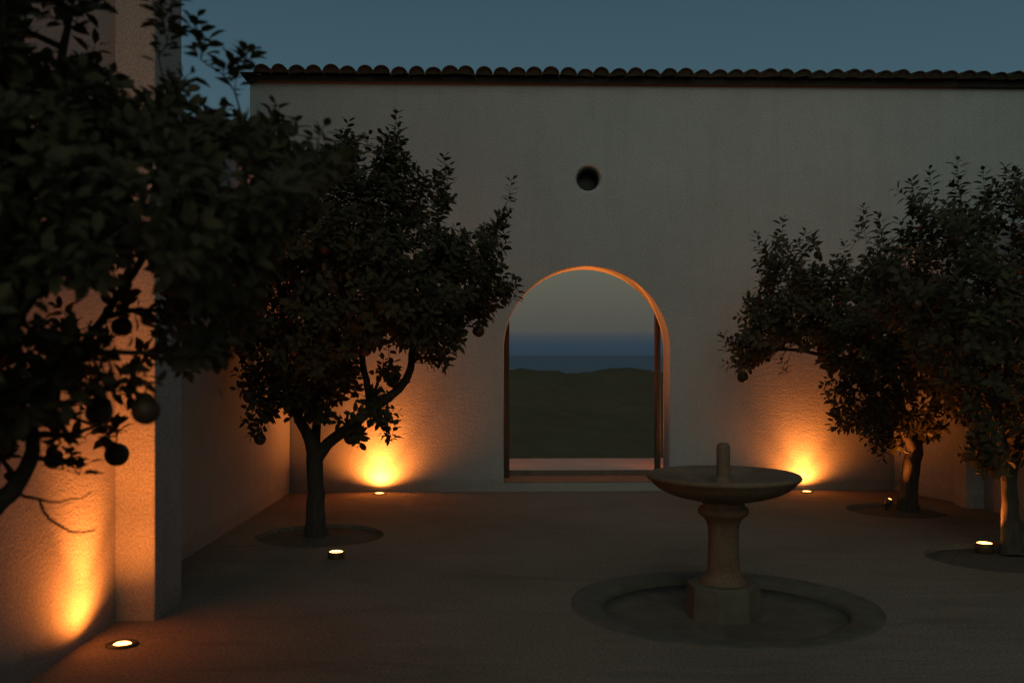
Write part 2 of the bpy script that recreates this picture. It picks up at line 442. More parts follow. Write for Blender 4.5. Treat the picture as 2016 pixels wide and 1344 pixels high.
link('mortar_bed', bm_mesh('mortar_bed', box_bm(S0 - 0.005, S1, -0.050, 0.42, TOPZ - 0.015, TOPZ + 0.060, 0.010)), M_MORTAR, wall)
link('tile_bedding', bm_mesh('tile_bedding', box_bm(S0 + 0.1, S1, 0.02, 0.41, TOPZ + 0.05, TOPZ + 0.112, 0.0)), M_MORTAR, wall)
link('end_slab', bm_mesh('end_slab', box_bm(S0 - 0.09, S0 + 0.14, -0.10, 0.46, TOPZ + 0.057, TOPZ + 0.082, 0.005)), M_TILE, wall)

# the terrace beyond the arch: a pale slab one low step above the threshold
TERR = 0.176
te = link('terrace', bm_mesh('terrace', box_bm(-7, 9, 0.625, 1.95, -0.4, TERR, 0.006)), M_TERR, None, (0, Z0, 0)); te.rotation_euler = (0, 0, AW)
link('riser_shade_strip', bm_mesh('riser_shade_strip', box_bm(-7, 9, 0.618, 0.6245, -0.02, TERR - 0.006)), M_STEP, te)  # thin darker strip, paints the shade on the unlit terrace riser
tag(te, 'pale terrace slab glowing warm just beyond the arch', kind='structure')

# ------------------------------------------------------------------ left building and side walls
tower = empty('tower_building', (-2.37, 5.95, 0))
tag(tower, 'tall pale plastered building at the left edge with a projecting pilaster', 'building')
link('building_wall', bm_mesh('building_wall', box_bm(-6.0, 0, -9, 0.30, -0.2, 9.5, 0.012)), M_TOWER, tower)
link('pilaster', bm_mesh('pilaster', box_bm(-0.25, 0.235, 0.0, 0.49, -0.2, 9.4, 0.010)), M_TOWER, tower)
lw = empty('side_wall', (-2.55, 8.9, 0)); tag(lw, 'low plastered side wall running from the tall building to the back wall on the left', 'wall')
link('wall_panel', bm_mesh('side_wall_panel', box_bm(-0.28, 0, -2.6, 2.535, -0.2, 3.42, 0.012)), M_PLASTER, lw)
link('wall_cap', bm_mesh('side_wall_cap', box_bm(-0.31, 0.03, -2.45, 2.5, 3.42, 3.46, 0.008)), M_STEP, lw)
rw = empty('side_wall', (4.47, 11.655, 0)); tag(rw, 'low plastered side wall behind the orange trees on the right', 'wall')
def prism(name, pts, z0, z1, mat, parent, bev=0.01):
    bm = bmesh.new(); v = [bm.verts.new((x, y, z0)) for x, y in pts]; f = bm.faces.new(v)
    r = bmesh.ops.extrude_face_region(bm, geom=[f])
    for g in r['geom']:
        if isinstance(g, bmesh.types.BMVert): g.co.z = z1
    bmesh.ops.recalc_face_normals(bm, faces=bm.faces)
    if bev: bmesh.ops.bevel(bm, geom=bm.edges[:], offset=bev, segments=2, affect='EDGES', profile=0.5)
    return link(name, bm_mesh(name, bm), mat, parent)
prism('wall_panel', [(0, 0), (0.34, -1.1), (0.64, -1.1), (0.30, 0.005)], -0.2, 2.85, M_PLASTER, rw)
prism('pier', [(0.22, -1.38), (0.85, -1.38), (0.85, -1.095), (0.22, -1.095)], -0.2, 2.95, M_PLASTER, rw)
prism('wall_panel', [(0.40, -1.385), (0.60, -9.5), (0.9, -9.5), (0.70, -1.385)], -0.2, 2.85, M_PLASTER, rw)

rb = empty('added_shade_block', (5.75, 5.2, 0)); tag(rb, 'unseen tall pale block added on the near right to shade the courtyard', 'building')  # out-of-view block, added to shade the left walls and floor
link('building_wall', bm_mesh('shade_block_wall', box_bm(0, 5, -14, 0, -0.2, 8.0, 0.012)), M_TOWER, rb)

# ------------------------------------------------------------------ fountain
fountain = empty('fountain', (FX, FY, 0), 0.1)
tag(fountain, 'stone pedestal fountain with a wide shallow bowl and a sunken round basin', 'fountain')
bowl = [(0, 0.765), (0.12, 0.768), (0.25, 0.780), (0.36, 0.800), (0.43, 0.822), (0.452, 0.832), (0.470, 0.835), (0.482, 0.829), (0.487, 0.818), (0.482, 0.806),
        (0.470, 0.797), (0.458, 0.788), (0.445, 0.770), (0.41, 0.742), (0.36, 0.716), (0.29, 0.692), (0.22, 0.676), (0.15, 0.667), (0, 0.665)]
link('bowl', lathe('bowl', bowl, 72, 0.012, 3), M_STONE, fountain)
sp = [(0, 0.76), (0.058, 0.762), (0.058, 0.785), (0.045, 0.795), (0.042, 0.82), (0.043, 0.95), (0.043, 1.000), (0.040, 1.016), (0.032, 1.026), (0.016, 1.031), (0, 1.032)]
link('spout', lathe('spout', sp, 28, 0.03, 5), M_STONE, fountain)
ped = [(0, 0.668), (0.130, 0.668), (0.135, 0.645), (0.128, 0.628), (0.150, 0.622), (0.159, 0.608), (0.160, 0.592), (0.152, 0.576), (0.128, 0.560), (0.112, 0.540),
       (0.100, 0.510), (0.096, 0.46), (0.095, 0.36), (0.098, 0.28), (0.103, 0.235), (0.113, 0.20), (0.128, 0.178), (0.142, 0.162), (0.150, 0.150), (0.150, 0.13), (0, 0.13)]
link('pedestal', lathe('pedestal', ped, 40, 0.015, 8), M_STONE, fountain)
bm = bmesh.new()
bmesh.ops.create_cone(bm, cap_ends=True, segments=8, radius1=0.245, radius2=0.232, depth=0.26, matrix=Matrix.Translation((0, 0, 0.015)) @ Matrix.Rotation(R(22.5), 4, 'Z'))
bmesh.ops.bevel(bm, geom=bm.edges[:], offset=0.012, segments=2, affect='EDGES', profile=0.5)
link('plinth', bm_mesh('plinth', bm), M_BASIN, fountain)
rim = [(RIM + 0.004, -0.15), (RIM + 0.004, 0.003), (RIM - 0.02, 0.008), (0.82, 0.006), (0.785, -0.004), (0.765, -0.022), (0.76, -0.15), (RIM + 0.004, -0.15)]
link('basin_rim', lathe('basin_rim', rim, 80, 0.006, 2), M_BASIN, fountain)
flo = [(0, -0.066), (0.30, -0.064), (0.6, -0.060), (0.775, -0.050), (0.775, -0.16), (0, -0.16)]
link('basin_floor', lathe('basin_floor', flo, 56, 0, 1), M_BFLOOR, fountain)

# ------------------------------------------------------------------ lamps sunk in the ground
WARM = (1.0, 0.25, 0.040)
def lamp(loc, label, lens_r, flange_r, raised, watts, cone, blend, tilt=(0, 0), grp='uplights sunk in the courtyard floor', beam=0, beam_tilt=(0, 0)):
    r = empty('ground_light', loc); tag(r, label, 'light', grp)
    z = raised
    if raised > 0.02:
        body = [(0, -0.05), (lens_r + 0.012, -0.05), (lens_r + 0.012, z - 0.004), (lens_r + 0.009, z + 0.002), (lens_r + 0.002, z + 0.003), (lens_r, z - 0.006), (0, z - 0.006)]
        link('housing', lathe('housing', body, 32), M_BRONZE, r)
    else:
        body = [(flange_r, -0.03), (flange_r, 0.006), (flange_r - 0.006, 0.010), (lens_r + 0.008, 0.012), (lens_r + 0.001, 0.008), (lens_r, 0.0), (0, 0.0), (0, -0.03)]
        link('flange', lathe('flange', body, 36), M_METAL, r)
        z = 0.006
    lens = [(lens_r - 0.001, z - 0.001), (lens_r * 0.8, z + 0.004), (lens_r * 0.4, z + 0.007), (0, z + 0.008)]
    link('lens', lathe('lens', lens, 28), M_LENS, r)
    ld = bpy.data.lights.new('lamp_bulb', 'SPOT'); ld.energy = watts; ld.color = WARM; ld.spot_size = R(cone); ld.spot_blend = blend; ld.shadow_soft_size = 0.012
    lo = bpy.data.objects.new('lamp_bulb', ld); COL.objects.link(lo); lo.parent = r
    lo.location = (0, 0, z + 0.022); lo.rotation_euler = (R(180) + tilt[0], tilt[1], 0)
    if beam:                                             # the narrow lobe of the reflector
        bd = ld.copy(); bd.energy = beam; bd.spot_size = R(72); bd.spot_blend = 1.0
        bo = bpy.data.objects.new('lamp_bulb', bd); COL.objects.link(bo); bo.parent = r
        bo.location = lo.location; bo.rotation_euler = (R(180) + beam_tilt[0], beam_tilt[1], 0)
    return r
M = Mat('bronze_housing', 0.4, 0.5)
M.base(M.ramp(M.noise(30, 3), [(0.3, (0.10, 0.06, 0.035)), (0.7, (0.16, 0.10, 0.06))])); M.b.inputs['Metallic'].default_value = 0.5; M_BRONZE = M.m
lamp(G(241, 1268.5), 'flush round light with a wide dark flange on the floor at the lower left', 0.048, 0.087, 0, 58, 154, 1.0, (R(5), R(-10)), beam=125, beam_tilt=(R(-3), R(-4)))
p3 = G(750, 970.5); p4 = G(1580, 966.5)
lamp(G(662, 1098, 0), 'raised round light in front of the orange tree left of the arch', 0.054, 0.06, 0.05, 13, 56, 1.0)
lamp(WM @ Vector((ws(750), -0.15, 0)), 'flush round light at the foot of the back wall left of the arch', 0.052, 0.080, 0, 120, 164, 1.0, beam=140)
lamp(WM @ Vector((ws(1580), -0.15, 0)), 'flush round light at the foot of the back wall behind the fountain', 0.052, 0.080, 0, 72, 164, 1.0, beam=85)
lamp(G(1938, 1083), 'raised round light beside the tree at the right edge', 0.060, 0.066, 0.06, 60, 84, 0.9, (0, R(6)))
lamp(WM @ Vector((AL - 0.45, 0.92, TERR)), 'flush round light on the terrace behind the back wall left of the arch', 0.05, 0.08, 0, 340, 164, 1.0, grp='uplights on the terrace behind the wall')
lamp(WM @ Vector((AR + 0.45, 0.92, TERR)), 'flush round light on the terrace behind the back wall right of the arch', 0.05, 0.08, 0, 340, 164, 1.0, grp='uplights on the terrace behind the wall')
# small spike light by the far right trunk
sl = empty('spike_light', P(1745, 695 + 1.6 * F / 10.2, 10.2)); tag(sl, 'small tilted spike light glinting in the soil by the far right trunk', 'light')
tube = [(0, 0.0), (0.024, 0.0), (0.028, 0.02), (0.030, 0.085), (0.026, 0.087), (0.024, 0.072), (0, 0.072)]
hd = link('lamp_head', lathe('lamp_head', tube, 20), M_BRONZE, sl, (0, 0, 0.03)); hd.rotation_euler = (R(20), R(17), 0); hd.scale = (1.15, 1.15, 1.15)
ln_ = link('lens', lathe('spike_lens', [(0.0235, 0.074), (0.012, 0.077), (0, 0.078)], 18), M_LENS, hd)
link('spike', lathe('spike', [(0, -0.1), (0.006, -0.08), (0.010, 0.03), (0.008, 0.045), (0, 0.045)], 10), M_METAL, sl)
ld = bpy.data.lights.new('lamp_bulb', 'SPOT'); ld.energy = 110; ld.color = WARM; ld.spot_size = R(54); ld.spot_blend = 0.9; ld.shadow_soft_size = 0.01
lo = bpy.data.objects.new('lamp_bulb', ld); COL.objects.link(lo); lo.parent = hd; lo.location = (0, 0, 0.092); lo.rotation_euler = (R(180), 0, 0)

# ------------------------------------------------------------------ orange trees
def poly_dist(pts, poly):
    """signed distance in pixels (positive inside) of points to a polygon"""
    poly = np.array(poly, float); a = poly; b = np.roll(poly, -1, 0)
    inside = np.zeros(len(pts), bool); dmin = np.full(len(pts), 1e9)
    for p, q in zip(a, b):
        cond = ((p[1] > pts[:, 1]) != (q[1] > pts[:, 1]))
        with np.errstate(divide='ignore', invalid='ignore'):
            xi = (q[0] - p[0]) * (pts[:, 1] - p[1]) / (q[1] - p[1]) + p[0]
        inside ^= cond & (pts[:, 0] < xi)
        d = q - p; t = np.clip(((pts - p) @ d) / max(d @ d, 1e-9), 0, 1)
        dmin = np.minimum(dmin, np.linalg.norm(pts - (p + t[:, None] * d), axis=1))
    return np.where(inside, dmin, -dmin)

LEAF = np.array([(0, 0, 0), (-0.25, 0.30, 0.07), (-0.235, 0.66, 0.035), (0, 1.0, -0.12), (0.235, 0.66, 0.035), (0.25, 0.30, 0.07), (0, 0.32, 0.0), (0, 0.68, -0.015)])
LEAF_F = [(0, 6, 1), (1, 6, 7, 2), (2, 7, 3), (0, 5, 6), (5, 4, 7, 6), (4, 3, 7)]
leaf_me = mesh_from('leaf', LEAF, LEAF_F); leaf_me.materials.append(M_LEAF); leaf_me.polygons.foreach_set('use_smooth', [True] * 6)

orange_me = lathe('orange', [(0, 0.5 * 0.04), (0.006, 0.0195)] + [(0.04 * math.sin(a) * (1.0), 0.039 * math.cos(a) * (1 - 0.02 * math.cos(a))) for a in np.linspace(0.22, math.pi - 0.02, 14)] + [(0, -0.0395)], 22, 0.02, 4)
orange_me.materials.append(M_ORANGE)
calyx_me = lathe('calyx', [(0, 0.044), (0.004, 0.043), (0.009, 0.038), (0.004, 0.030), (0, 0.03)], 8); calyx_me.materials.append(M_BARK)

def tubes(chains, base):
    vs, fs = [], []
    for pts, rad in chains:
        nseg = 9 if rad[0] > 0.03 else (6 if rad[0] > 0.008 else 4)
        prev_u = None; off = len(vs); m = len(pts)
        for i in range(m):
            t = (pts[min(i + 1, m - 1)] - pts[max(i - 1, 0)])
            if t.length < 1e-7: t = Vector((0, 0, 1))
            t.normalize()
            if prev_u is None:
                ref = Vector((1, 0, 0)) if abs(t.x) < 0.8 else Vector((0, 1, 0)); u = (ref - t * ref.dot(t)).normalized()
            else:
                u = prev_u - t * prev_u.dot(t); u = u.normalized() if u.length > 1e-5 else t.orthogonal().normalized()
            prev_u = u; w = t.cross(u)
            for k in range(nseg):
                a = 2 * math.pi * k / nseg
                rr = rad[i] * (1 + (0.14 * noise.noise(pts[i] * 7 + Vector((math.cos(a) * 1.3, math.sin(a) * 1.3, 0))) if nseg > 6 else 0))
                vs.append(pts[i] - base + (u * math.cos(a) + w * math.sin(a)) * rr)
        for i in range(m - 1):
            for k in range(nseg):
                k2 = (k + 1) % nseg; fs.append((off + i * nseg + k, off + i * nseg + k2, off + (i + 1) * nseg + k2, off + (i + 1) * nseg + k))
        tip = len(vs); vs.append(pts[-1] - base)
        for k in range(nseg): fs.append((off + (m - 1) * nseg + k, off + (m - 1) * nseg + (k + 1) % nseg, tip))
    return vs, fs

def orange_tree(label, base, limbs, poly, gaps, Zc, thick, dmax, nat, leaf_len, seed, fruits, group, shoots=(), keep=None, lpt=(9, 15), margin=12, zbias=0.0, shoot=(2.0, 14), grow=(1.0, 2.0)):
    rs = np.random.RandomState(seed); rr = random.Random(seed)
    root = empty('orange_tree', base); tag(root, label, 'tree', group)
    pos, par, plen, rmin = [], [], [], []
    def add(p, pa, r):
        pos.append(p); par.append(pa); rmin.append(r)
        plen.append(0 if pa < 0 else plen[pa] + (p - pos[pa]).length); return len(pos) - 1
    # main limbs: smooth paths through the given points (px, py, depth shift, radius)
    def smooth(pts):
        outp = []
        for i in range(len(pts) - 1):
            p0, p1, p2, p3 = (pts[max(i - 1, 0)], pts[i], pts[i + 1], pts[min(i + 2, len(pts) - 1)])
            nsub = max(2, int((p2[0] - p1[0]).length / 0.07))
            for k in range(nsub):
                t = k / nsub
                f = lambda a, b, c, d: 0.5 * ((2 * b) + (c - a) * t + (2 * a - 5 * b + 4 * c - d) * t * t + (3 * b - a - 3 * c + d) * t ** 3)
                q = f(p0[0], p1[0], p2[0], p3[0]); q = q + Vector((rr.uniform(-1, 1), rr.uniform(-1, 1), rr.uniform(-1, 1))) * 0.006
                outp.append((q, p1[1] * (1 - t) + p2[1] * t))
        outp.append(pts[-1]); return outp
    for limb in limbs:
        pts = [(P(x, y, Zc + dz), r) for (x, y, dz, r) in limb]
        sm = smooth(pts)
        if not pos: cur = add(sm[0][0], -1, sm[0][1])
        else:
            A = np.array([tuple(p) for p in pos]); cur = int(np.argmin(np.linalg.norm(A - np.array(tuple(sm[0][0])), axis=1)))
        for q, r in sm[1:]: cur = add(q, cur, r)
    # points the twigs grow towards, spread through the volume of the crown
    pa_ = np.array(poly, float); lo_, hi_ = pa_.min(0), pa_.max(0)
    cand = rs.uniform(lo_, hi_, (nat * 8, 2)); d = poly_dist(cand, poly)
    cand, d = cand[d > margin], d[d > margin]
    half = thick * np.sqrt(np.clip(d / dmax, 0.02, 1)); dz = rs.uniform(-1, 1, len(cand)) * half + zbias
    ok = np.ones(len(cand), bool)
    for (gx, gy, ga, gb, pr_) in gaps:
        e = ((cand[:, 0] - gx) / ga) ** 2 + ((cand[:, 1] - gy) / gb) ** 2
        ok &= ~((e < 1) & (rs.uniform(0, 1, len(cand)) < pr_))
    cand, dz = cand[ok], dz[ok]
    att = []
    for (x, y), z in zip(cand, dz):
        q = P(x, y, Zc + z)
        if keep and not keep(q): continue
        att.append(q)
        if len(att) >= nat: break
    for (x, y, z) in shoots: att.append(P(x, y, Zc + z))
    for (x, y, z, dpx) in fruits:
        for _ in range(2): att.append(P(x + rr.uniform(-0.5, 0.5) * dpx, y - dpx * rr.uniform(0.65, 1.0), Zc + z + rr.uniform(-0.03, 0.03)))
    att_np = np.array([tuple(a) for a in att]); nA = len(att)
    A = np.array([tuple(p) for p in pos]); pl_ = np.array(plen)
    dm = np.full(nA, 1e9); src = np.zeros(nA, int)
    def upd(i0):
        for i in range(i0, len(pos)):
            dd = np.linalg.norm(att_np - np.array(tuple(pos[i])), axis=1) + 0.22 * plen[i]
            better = dd < dm; dm[better] = dd[better]; src[better] = i
    n0 = len(pos)
    upd(max(0, min(12, n0 // 8)))
    done = np.zeros(nA, bool); tips = []
    for _ in range(nA):
        k = int(np.argmin(np.where(done, 1e9, dm))); done[k] = True
        s_ = int(src[k]); a, b = pos[s_], att[k]; ln = (b - a).length
        ns = max(1, int(ln / 0.09)); start = len(pos); cur = s_
        side = Vector((rr.uniform(-1, 1), rr.uniform(-1, 1), rr.uniform(-0.3, 1))) * ln * 0.14
        for q in range(1, ns + 1):
            t = q / ns
            pnt = a.lerp(b, t) + side * math.sin(math.pi * t) + (Vector((rr.uniform(-1, 1), rr.uniform(-1, 1), rr.uniform(-1, 1))) * 0.012 if q < ns else Vector())
            cur = add(pnt, cur, 0.0018)
        tips.append(cur); upd(start)
    npos = len(pos); acc = np.zeros(npos); kids = [[] for _ in range(npos)]
    for i in range(npos):
        if par[i] >= 0: kids[par[i]].append(i)
    for i in range(npos - 1, -1, -1):
        if not kids[i]: acc[i] = 0.0022 ** 2.5
        if par[i] >= 0: acc[par[i]] += acc[i]
    rad = [max(rmin[i], acc[i] ** 0.4 if i >= n0 else min(acc[i] ** 0.4, rmin[i] * 1.15)) for i in range(npos)]
    used = [False] * npos; main, twig = [], []
    for i in range(npos):
        if used[i] and not kids[i]: continue
        ks = sorted(kids[i], key=lambda k: -rad[k])
        for num, k in enumerate(ks):
            if used[k]: continue
            ch, cr_ = [pos[i]], [min(rad[i], rad[k] * 1.25)]
            c_ = k
            while True:
                used[c_] = True; ch.append(pos[c_]); cr_.append(rad[c_])
                nx_ = [q for q in kids[c_] if not used[q]]
                if not nx_: break
                c_ = max(nx_, key=lambda q: rad[q])
            (main if cr_[1] > 0.017 else twig).append((ch, cr_))
    if main: main[0][1][0] = rad[0]
    v, f = tubes(main, base); link('trunk', mesh_from('trunk', v, f), M_BARK, root, smooth=True)
    # leafy shoots at the tips
    centre = sum(att, Vector()) / nA
    mats = []; extra = []
    for n_i, tnode in enumerate(tips):
        p = pos[tnode]; q = pos[par[tnode]]
        d_ = (p - q).normalized(); outw = (p - centre); outw.normalize()
        special = n_i >= 0 and any((p - P(x, y, Zc + z)).length < 1e-4 for (x, y, z) in shoots)
        d_ = (d_ * 0.5 + outw * 0.45 + Vector((0, 0, 0.55)) + Vector((rr.uniform(-1, 1), rr.uniform(-1, 1), rr.uniform(-1, 1))) * 0.35).normalized()
        if special: d_ = (d_ * 0.35 + Vector((0, 0, 0.9))).normalized()
        nl = rr.randint(*lpt); length = leaf_len * rr.uniform(*grow) if not special else leaf_len * shoot[0]
        if special: nl = shoot[1]
        end = p + d_ * length; extra.append(([p, p.lerp(end, 0.5), end], [0.0022, 0.0018, 0.0012]))
        ang = rr.uniform(0, 6.28); back = (p - q)
        u = d_.orthogonal().normalized(); w = d_.cross(u)
        for k in range(nl):
            t = (k + 0.6) / nl * 1.35 - 0.35
            at = p + d_ * length * t if t >= 0 else p + back * t * 1.6
            ang += 2.4 + rr.uniform(-0.4, 0.4)
            side = (u * math.cos(ang) + w * math.sin(ang))
            lift = 0.35 + 0.75 * max(0, t) ** 2 + rr.uniform(-0.25, 0.25)
            y_ = (side + d_ * lift + Vector((0, 0, -0.12))).normalized()
            nrm = (d_ * 1.0 - side * lift * 0.6 + Vector((rr.uniform(-1, 1), rr.uniform(-1, 1), rr.uniform(-1, 1))) * 0.35)
            x_ = y_.cross(nrm).normalized(); z_ = x_.cross(y_)
            sc = leaf_len * rr.uniform(0.62, 1.12) * (1 - 0.35 * max(0, t - 0.7) / 0.3)
            at = at + side * 0.012
            if keep and not keep(at + y_ * sc): continue
            mats.append((at, x_ * sc, y_ * sc, z_ * sc))
    v, f = tubes(twig + extra, base); tw = link('twigs', mesh_from('twigs', v, f), M_BARK, root); tag(tw, kind='stuff')
    # the 300 leaves that show largest are objects, the rest one mesh
    def score(m):
        c = m[0]
        if c.y < 0.4: return 1e9
        x = 1008 + c.x / c.y * F; y = 695 - (c.z - 1.6) / c.y * F
        return c.y + (0 if (10 < x < 2006 and 10 < y < 1334) else 100)
    mats.sort(key=score)
    for (at, x_, y_, z_) in mats[:300]:
        o = bpy.data.objects.new('leaf', leaf_me); COL.objects.link(o); o.parent = root
        r_ = at - base
        o.matrix_local = Matrix(((x_.x, y_.x, z_.x, r_.x), (x_.y, y_.y, z_.y, r_.y), (x_.z, y_.z, z_.z, r_.z), (0, 0, 0, 1)))
    rest = mats[300:]
    Mx = np.array([[tuple(x_), tuple(y_), tuple(z_)] for (_, x_, y_, z_) in rest]); at_ = np.array([tuple(m[0] - base) for m in rest])
    V = (np.einsum('vk,nkj->nvj', LEAF, Mx) + at_[:, None, :]).reshape(-1, 3)
    nl = len(rest); me = bpy.data.meshes.new('foliage'); me.vertices.add(len(V)); me.vertices.foreach_set('co', V.ravel())
    fl = [i for fc in LEAF_F for i in fc]; sz = [len(fc) for fc in LEAF_F]
    loops = (np.array(fl)[None, :] + 8 * np.arange(nl)[:, None]).ravel()
    me.loops.add(len(loops)); me.loops.foreach_set('vertex_index', loops)
    tot = np.tile(sz, nl); st = np.concatenate([[0], np.cumsum(tot)[:-1]])
    me.polygons.add(len(tot)); me.polygons.foreach_set('loop_start', st); me.polygons.foreach_set('loop_total', tot)
    me.polygons.foreach_set('use_smooth', np.ones(len(tot), bool)); me.update(calc_edges=True); me.validate()
    fo = link('foliage', me, M_FOL, root); tag(fo, kind='stuff')
    # fruit
    A = np.array([tuple(p) for p in pos])
    st_ch = []
    for (x, y, z, dpx) in fruits:
        c_ = P(x, y, Zc + z); s_ = dpx / F * (Zc + z) / 0.08
        o = link('orange', orange_me, None, root, c_ - base); o.scale = (s_, s_, s_); o.rotation_euler = (rr.uniform(-0.3, 0.3), rr.uniform(-0.3, 0.3), rr.uniform(0, 6))
        link('calyx', calyx_me, None, o)
        top = c_ + Vector((0, 0, 0.04 * s_)); dd = np.linalg.norm(A - np.array(tuple(top + Vector((0, 0, 0.10)))), axis=1); nn = pos[int(np.argmin(dd))]
        st_ch.append(([nn, nn.lerp(top, 0.5) + Vector((0, 0, 0.025)), top + Vector((0, 0, 0.03)), top], [0.004, 0.003, 0.0028, 0.003]))
        for _ in range(3):
            pass
    if st_ch:
        v, f = tubes(st_ch, base); so = link('fruit_stalks', mesh_from('fruit_stalks', v, f), M_BARK, root); tag(so, kind='stuff')
    return root, len(mats)

GRP = 'orange trees in the courtyard'
# 1. the tree left of the arch
poly1 = [(640, 300), (672, 268), (700, 280), (735, 315), (752, 270), (778, 252), (802, 290), (812, 340), (850, 350), (874, 330), (886, 400), (882, 455), (930, 462), (965, 432), (990, 400), (1003, 420), (992, 470),
         (985, 530), (1005, 560), (1010, 600), (975, 622), (930, 650), (900, 690), (880, 725), (830, 745), (790, 770), (775, 800), (760, 850), (715, 880), (670, 870), (640, 835), (590, 835), (560, 812),
         (520, 850), (492, 850), (500, 800), (470, 770), (470, 700), (420, 640), (430, 500), (470, 400), (560, 350)]
limbs1 = [[(622, 1058, 0.04, 0.125), (621, 1040, 0.02, 0.098), (622, 1000, 0, 0.082), (622, 950, 0, 0.076), (620, 905, 0, 0.074), (618, 880, 0, 0.074), (600, 845, -0.05, 0.048), (580, 800, -0.1, 0.040), (565, 740, -0.15, 0.032), (560, 660, -0.2, 0.024), (550, 560, -0.25, 0.016)],
          [(622, 905, 0, 0.06), (645, 872, 0, 0.052), (685, 842, 0.0, 0.050), (740, 800, 0.0, 0.044), (785, 765, 0, 0.037), (808, 725, 0.05, 0.033), (815, 680, 0.1, 0.028), (840, 610, 0.1, 0.022), (890, 540, 0.1, 0.015)],
          [(618, 885, 0, 0.05), (622, 840, 0.1, 0.040), (632, 760, 0.2, 0.032), (650, 660, 0.3, 0.026), (680, 540, 0.3, 0.018), (700, 420, 0.3, 0.012)],
          [(728, 808, 0, 0.034), (724, 760, -0.1, 0.030), (712, 700, -0.2, 0.026), (720, 620, -0.3, 0.022), (750, 500, -0.3, 0.015), (770, 400, -0.3, 0.010)]]
gaps1 = [(765, 722, 72, 52, 0.92), (695, 795, 70, 55, 0.6), (800, 800, 40, 40, 0.9), (700, 850, 40, 25, 0.5), (590, 850, 30, 30, 0.6), (560, 850, 22, 60, 0.8), (720, 330, 22, 40, 0.75), (840, 420, 20, 50, 0.7), (800, 380, 14, 40, 0.5),
         (640, 400, 40, 25, 0.5), (930, 500, 30, 15, 0.4)]
sh1 = [(684, 275, 0), (778, 258, -0.1), (872, 345, 0.1), (1003, 392, 0.2), (1012, 590, 0.1), (770, 868, -0.3), (748, 838, -0.3), (795, 470, -0.2), (720, 300, 0.2), (740, 330, -0.2), (862, 385, 0.0), (500, 858, -0.2), (980, 470, 0.1), (985, 500, 0), (868, 420, 0.1), (880, 365, 0)]
fr1 = [(942, 652, -0.1, 24), (512, 864, -0.25, 24), (492, 780, -0.2, 28), (534, 795, -0.3, 24), (690, 862, -0.2, 26), (773, 752, -0.1, 22), (655, 565, -0.9, 25), (640, 490, -0.9, 24), (905, 545, -0.3, 24), (610, 820, -0.2, 24), (580, 690, -0.8, 24), (800, 640, -0.7, 24), (720, 690, -0.7, 23)]
keepL = lambda q: q.x > -2.50 and q.y < 11.25
t1 = orange_tree('dense orange tree with a forked trunk standing left of the arch', TREE1, limbs1, poly1, gaps1, 8.76, 1.0, 150, 1500, 0.092, 11, fr1, GRP, sh1, keepL, (10, 15), 14)

# 2. the tree by the right wall
poly2 = [(1425, 692), (1462, 645), (1452, 615), (1500, 570), (1492, 530), (1500, 490), (1538, 452), (1560, 480), (1592, 482), (1606, 520), (1640, 525), (1665, 500), (1690, 540), (1740, 520), (1800, 540), (1900, 560), (1935, 640), (1925, 760), (1880, 840),
         (1830, 880), (1800, 875), (1760, 905), (1725, 880), (1690, 850), (1650, 855), (1640, 825), (1655, 790), (1645, 755), (1610, 710), (1560, 690), (1520, 720), (1500, 720), (1470, 752), (1450, 745), (1455, 705)]
limbs2 = [[(1786, 1006, 0.02, 0.135), (1787, 990, 0, 0.105), (1791, 950, 0, 0.092), (1797, 905, 0, 0.088), (1800, 880, 0, 0.088), (1780, 840, -0.05, 0.055), (1770, 780, -0.1, 0.046), (1740, 710, -0.15, 0.038), (1690, 650, -0.15, 0.028), (1620, 620, -0.1, 0.020), (1540, 590, 0, 0.014)],
          [(1800, 885, 0, 0.06), (1825, 830, 0, 0.048), (1850, 760, 0.05, 0.038), (1860, 680, 0.1, 0.026), (1860, 600, 0.1, 0.018)],
          [(1772, 790, -0.1, 0.036), (1700, 745, 0.0, 0.028), (1620, 700, 0.0, 0.021), (1545, 688, 0, 0.015), (1480, 700, 0, 0.010)],
          [(1785, 850, -0.05, 0.03), (1740, 840, -0.3, 0.020), (1690, 830, -0.4, 0.013)],
          [(1745, 715, -0.15, 0.03), (1750, 640, 0.1, 0.022), (1740, 570, 0.1, 0.013)]]
gaps2 = [(1600, 770, 50, 70, 0.95), (1690, 770, 25, 25, 0.6), (1820, 790, 22, 18, 0.9), (1790, 800, 20, 25, 0.7), (1850, 830, 25, 18, 0.8), (1760, 750, 16, 18, 0.7), (1640, 560, 30, 16, 0.5), (1580, 520, 16, 25, 0.5)]
sh2 = [(1540, 462, 0), (1497, 492, 0), (1588, 488, 0.1), (1662, 508, 0), (1500, 555, 0), (1430, 690, 0), (1548, 735, 0), (1645, 848, -0.2), (1700, 440, -0.4), (1690, 470, -0.4)]
fr2 = [(1652, 768, -0.2, 20), (1644, 812, -0.3, 22), (1462, 742, -0.1, 22), (1610, 502, 0, 16), (1672, 790, -0.2, 20), (1760, 640, -0.8, 22), (1700, 650, -0.8, 20)]
keepR = lambda q: q.y < 11.35 and q.x < 4.42 + (11.655 - q.y) * 0.30
t2 = orange_tree('broad orange tree leaning by the far right wall behind the fountain', TREE2, limbs2, poly2, gaps2, 10.2, 0.95, 130, 1100, 0.090, 23, fr2, GRP, sh2, keepR, (9, 14), 12)

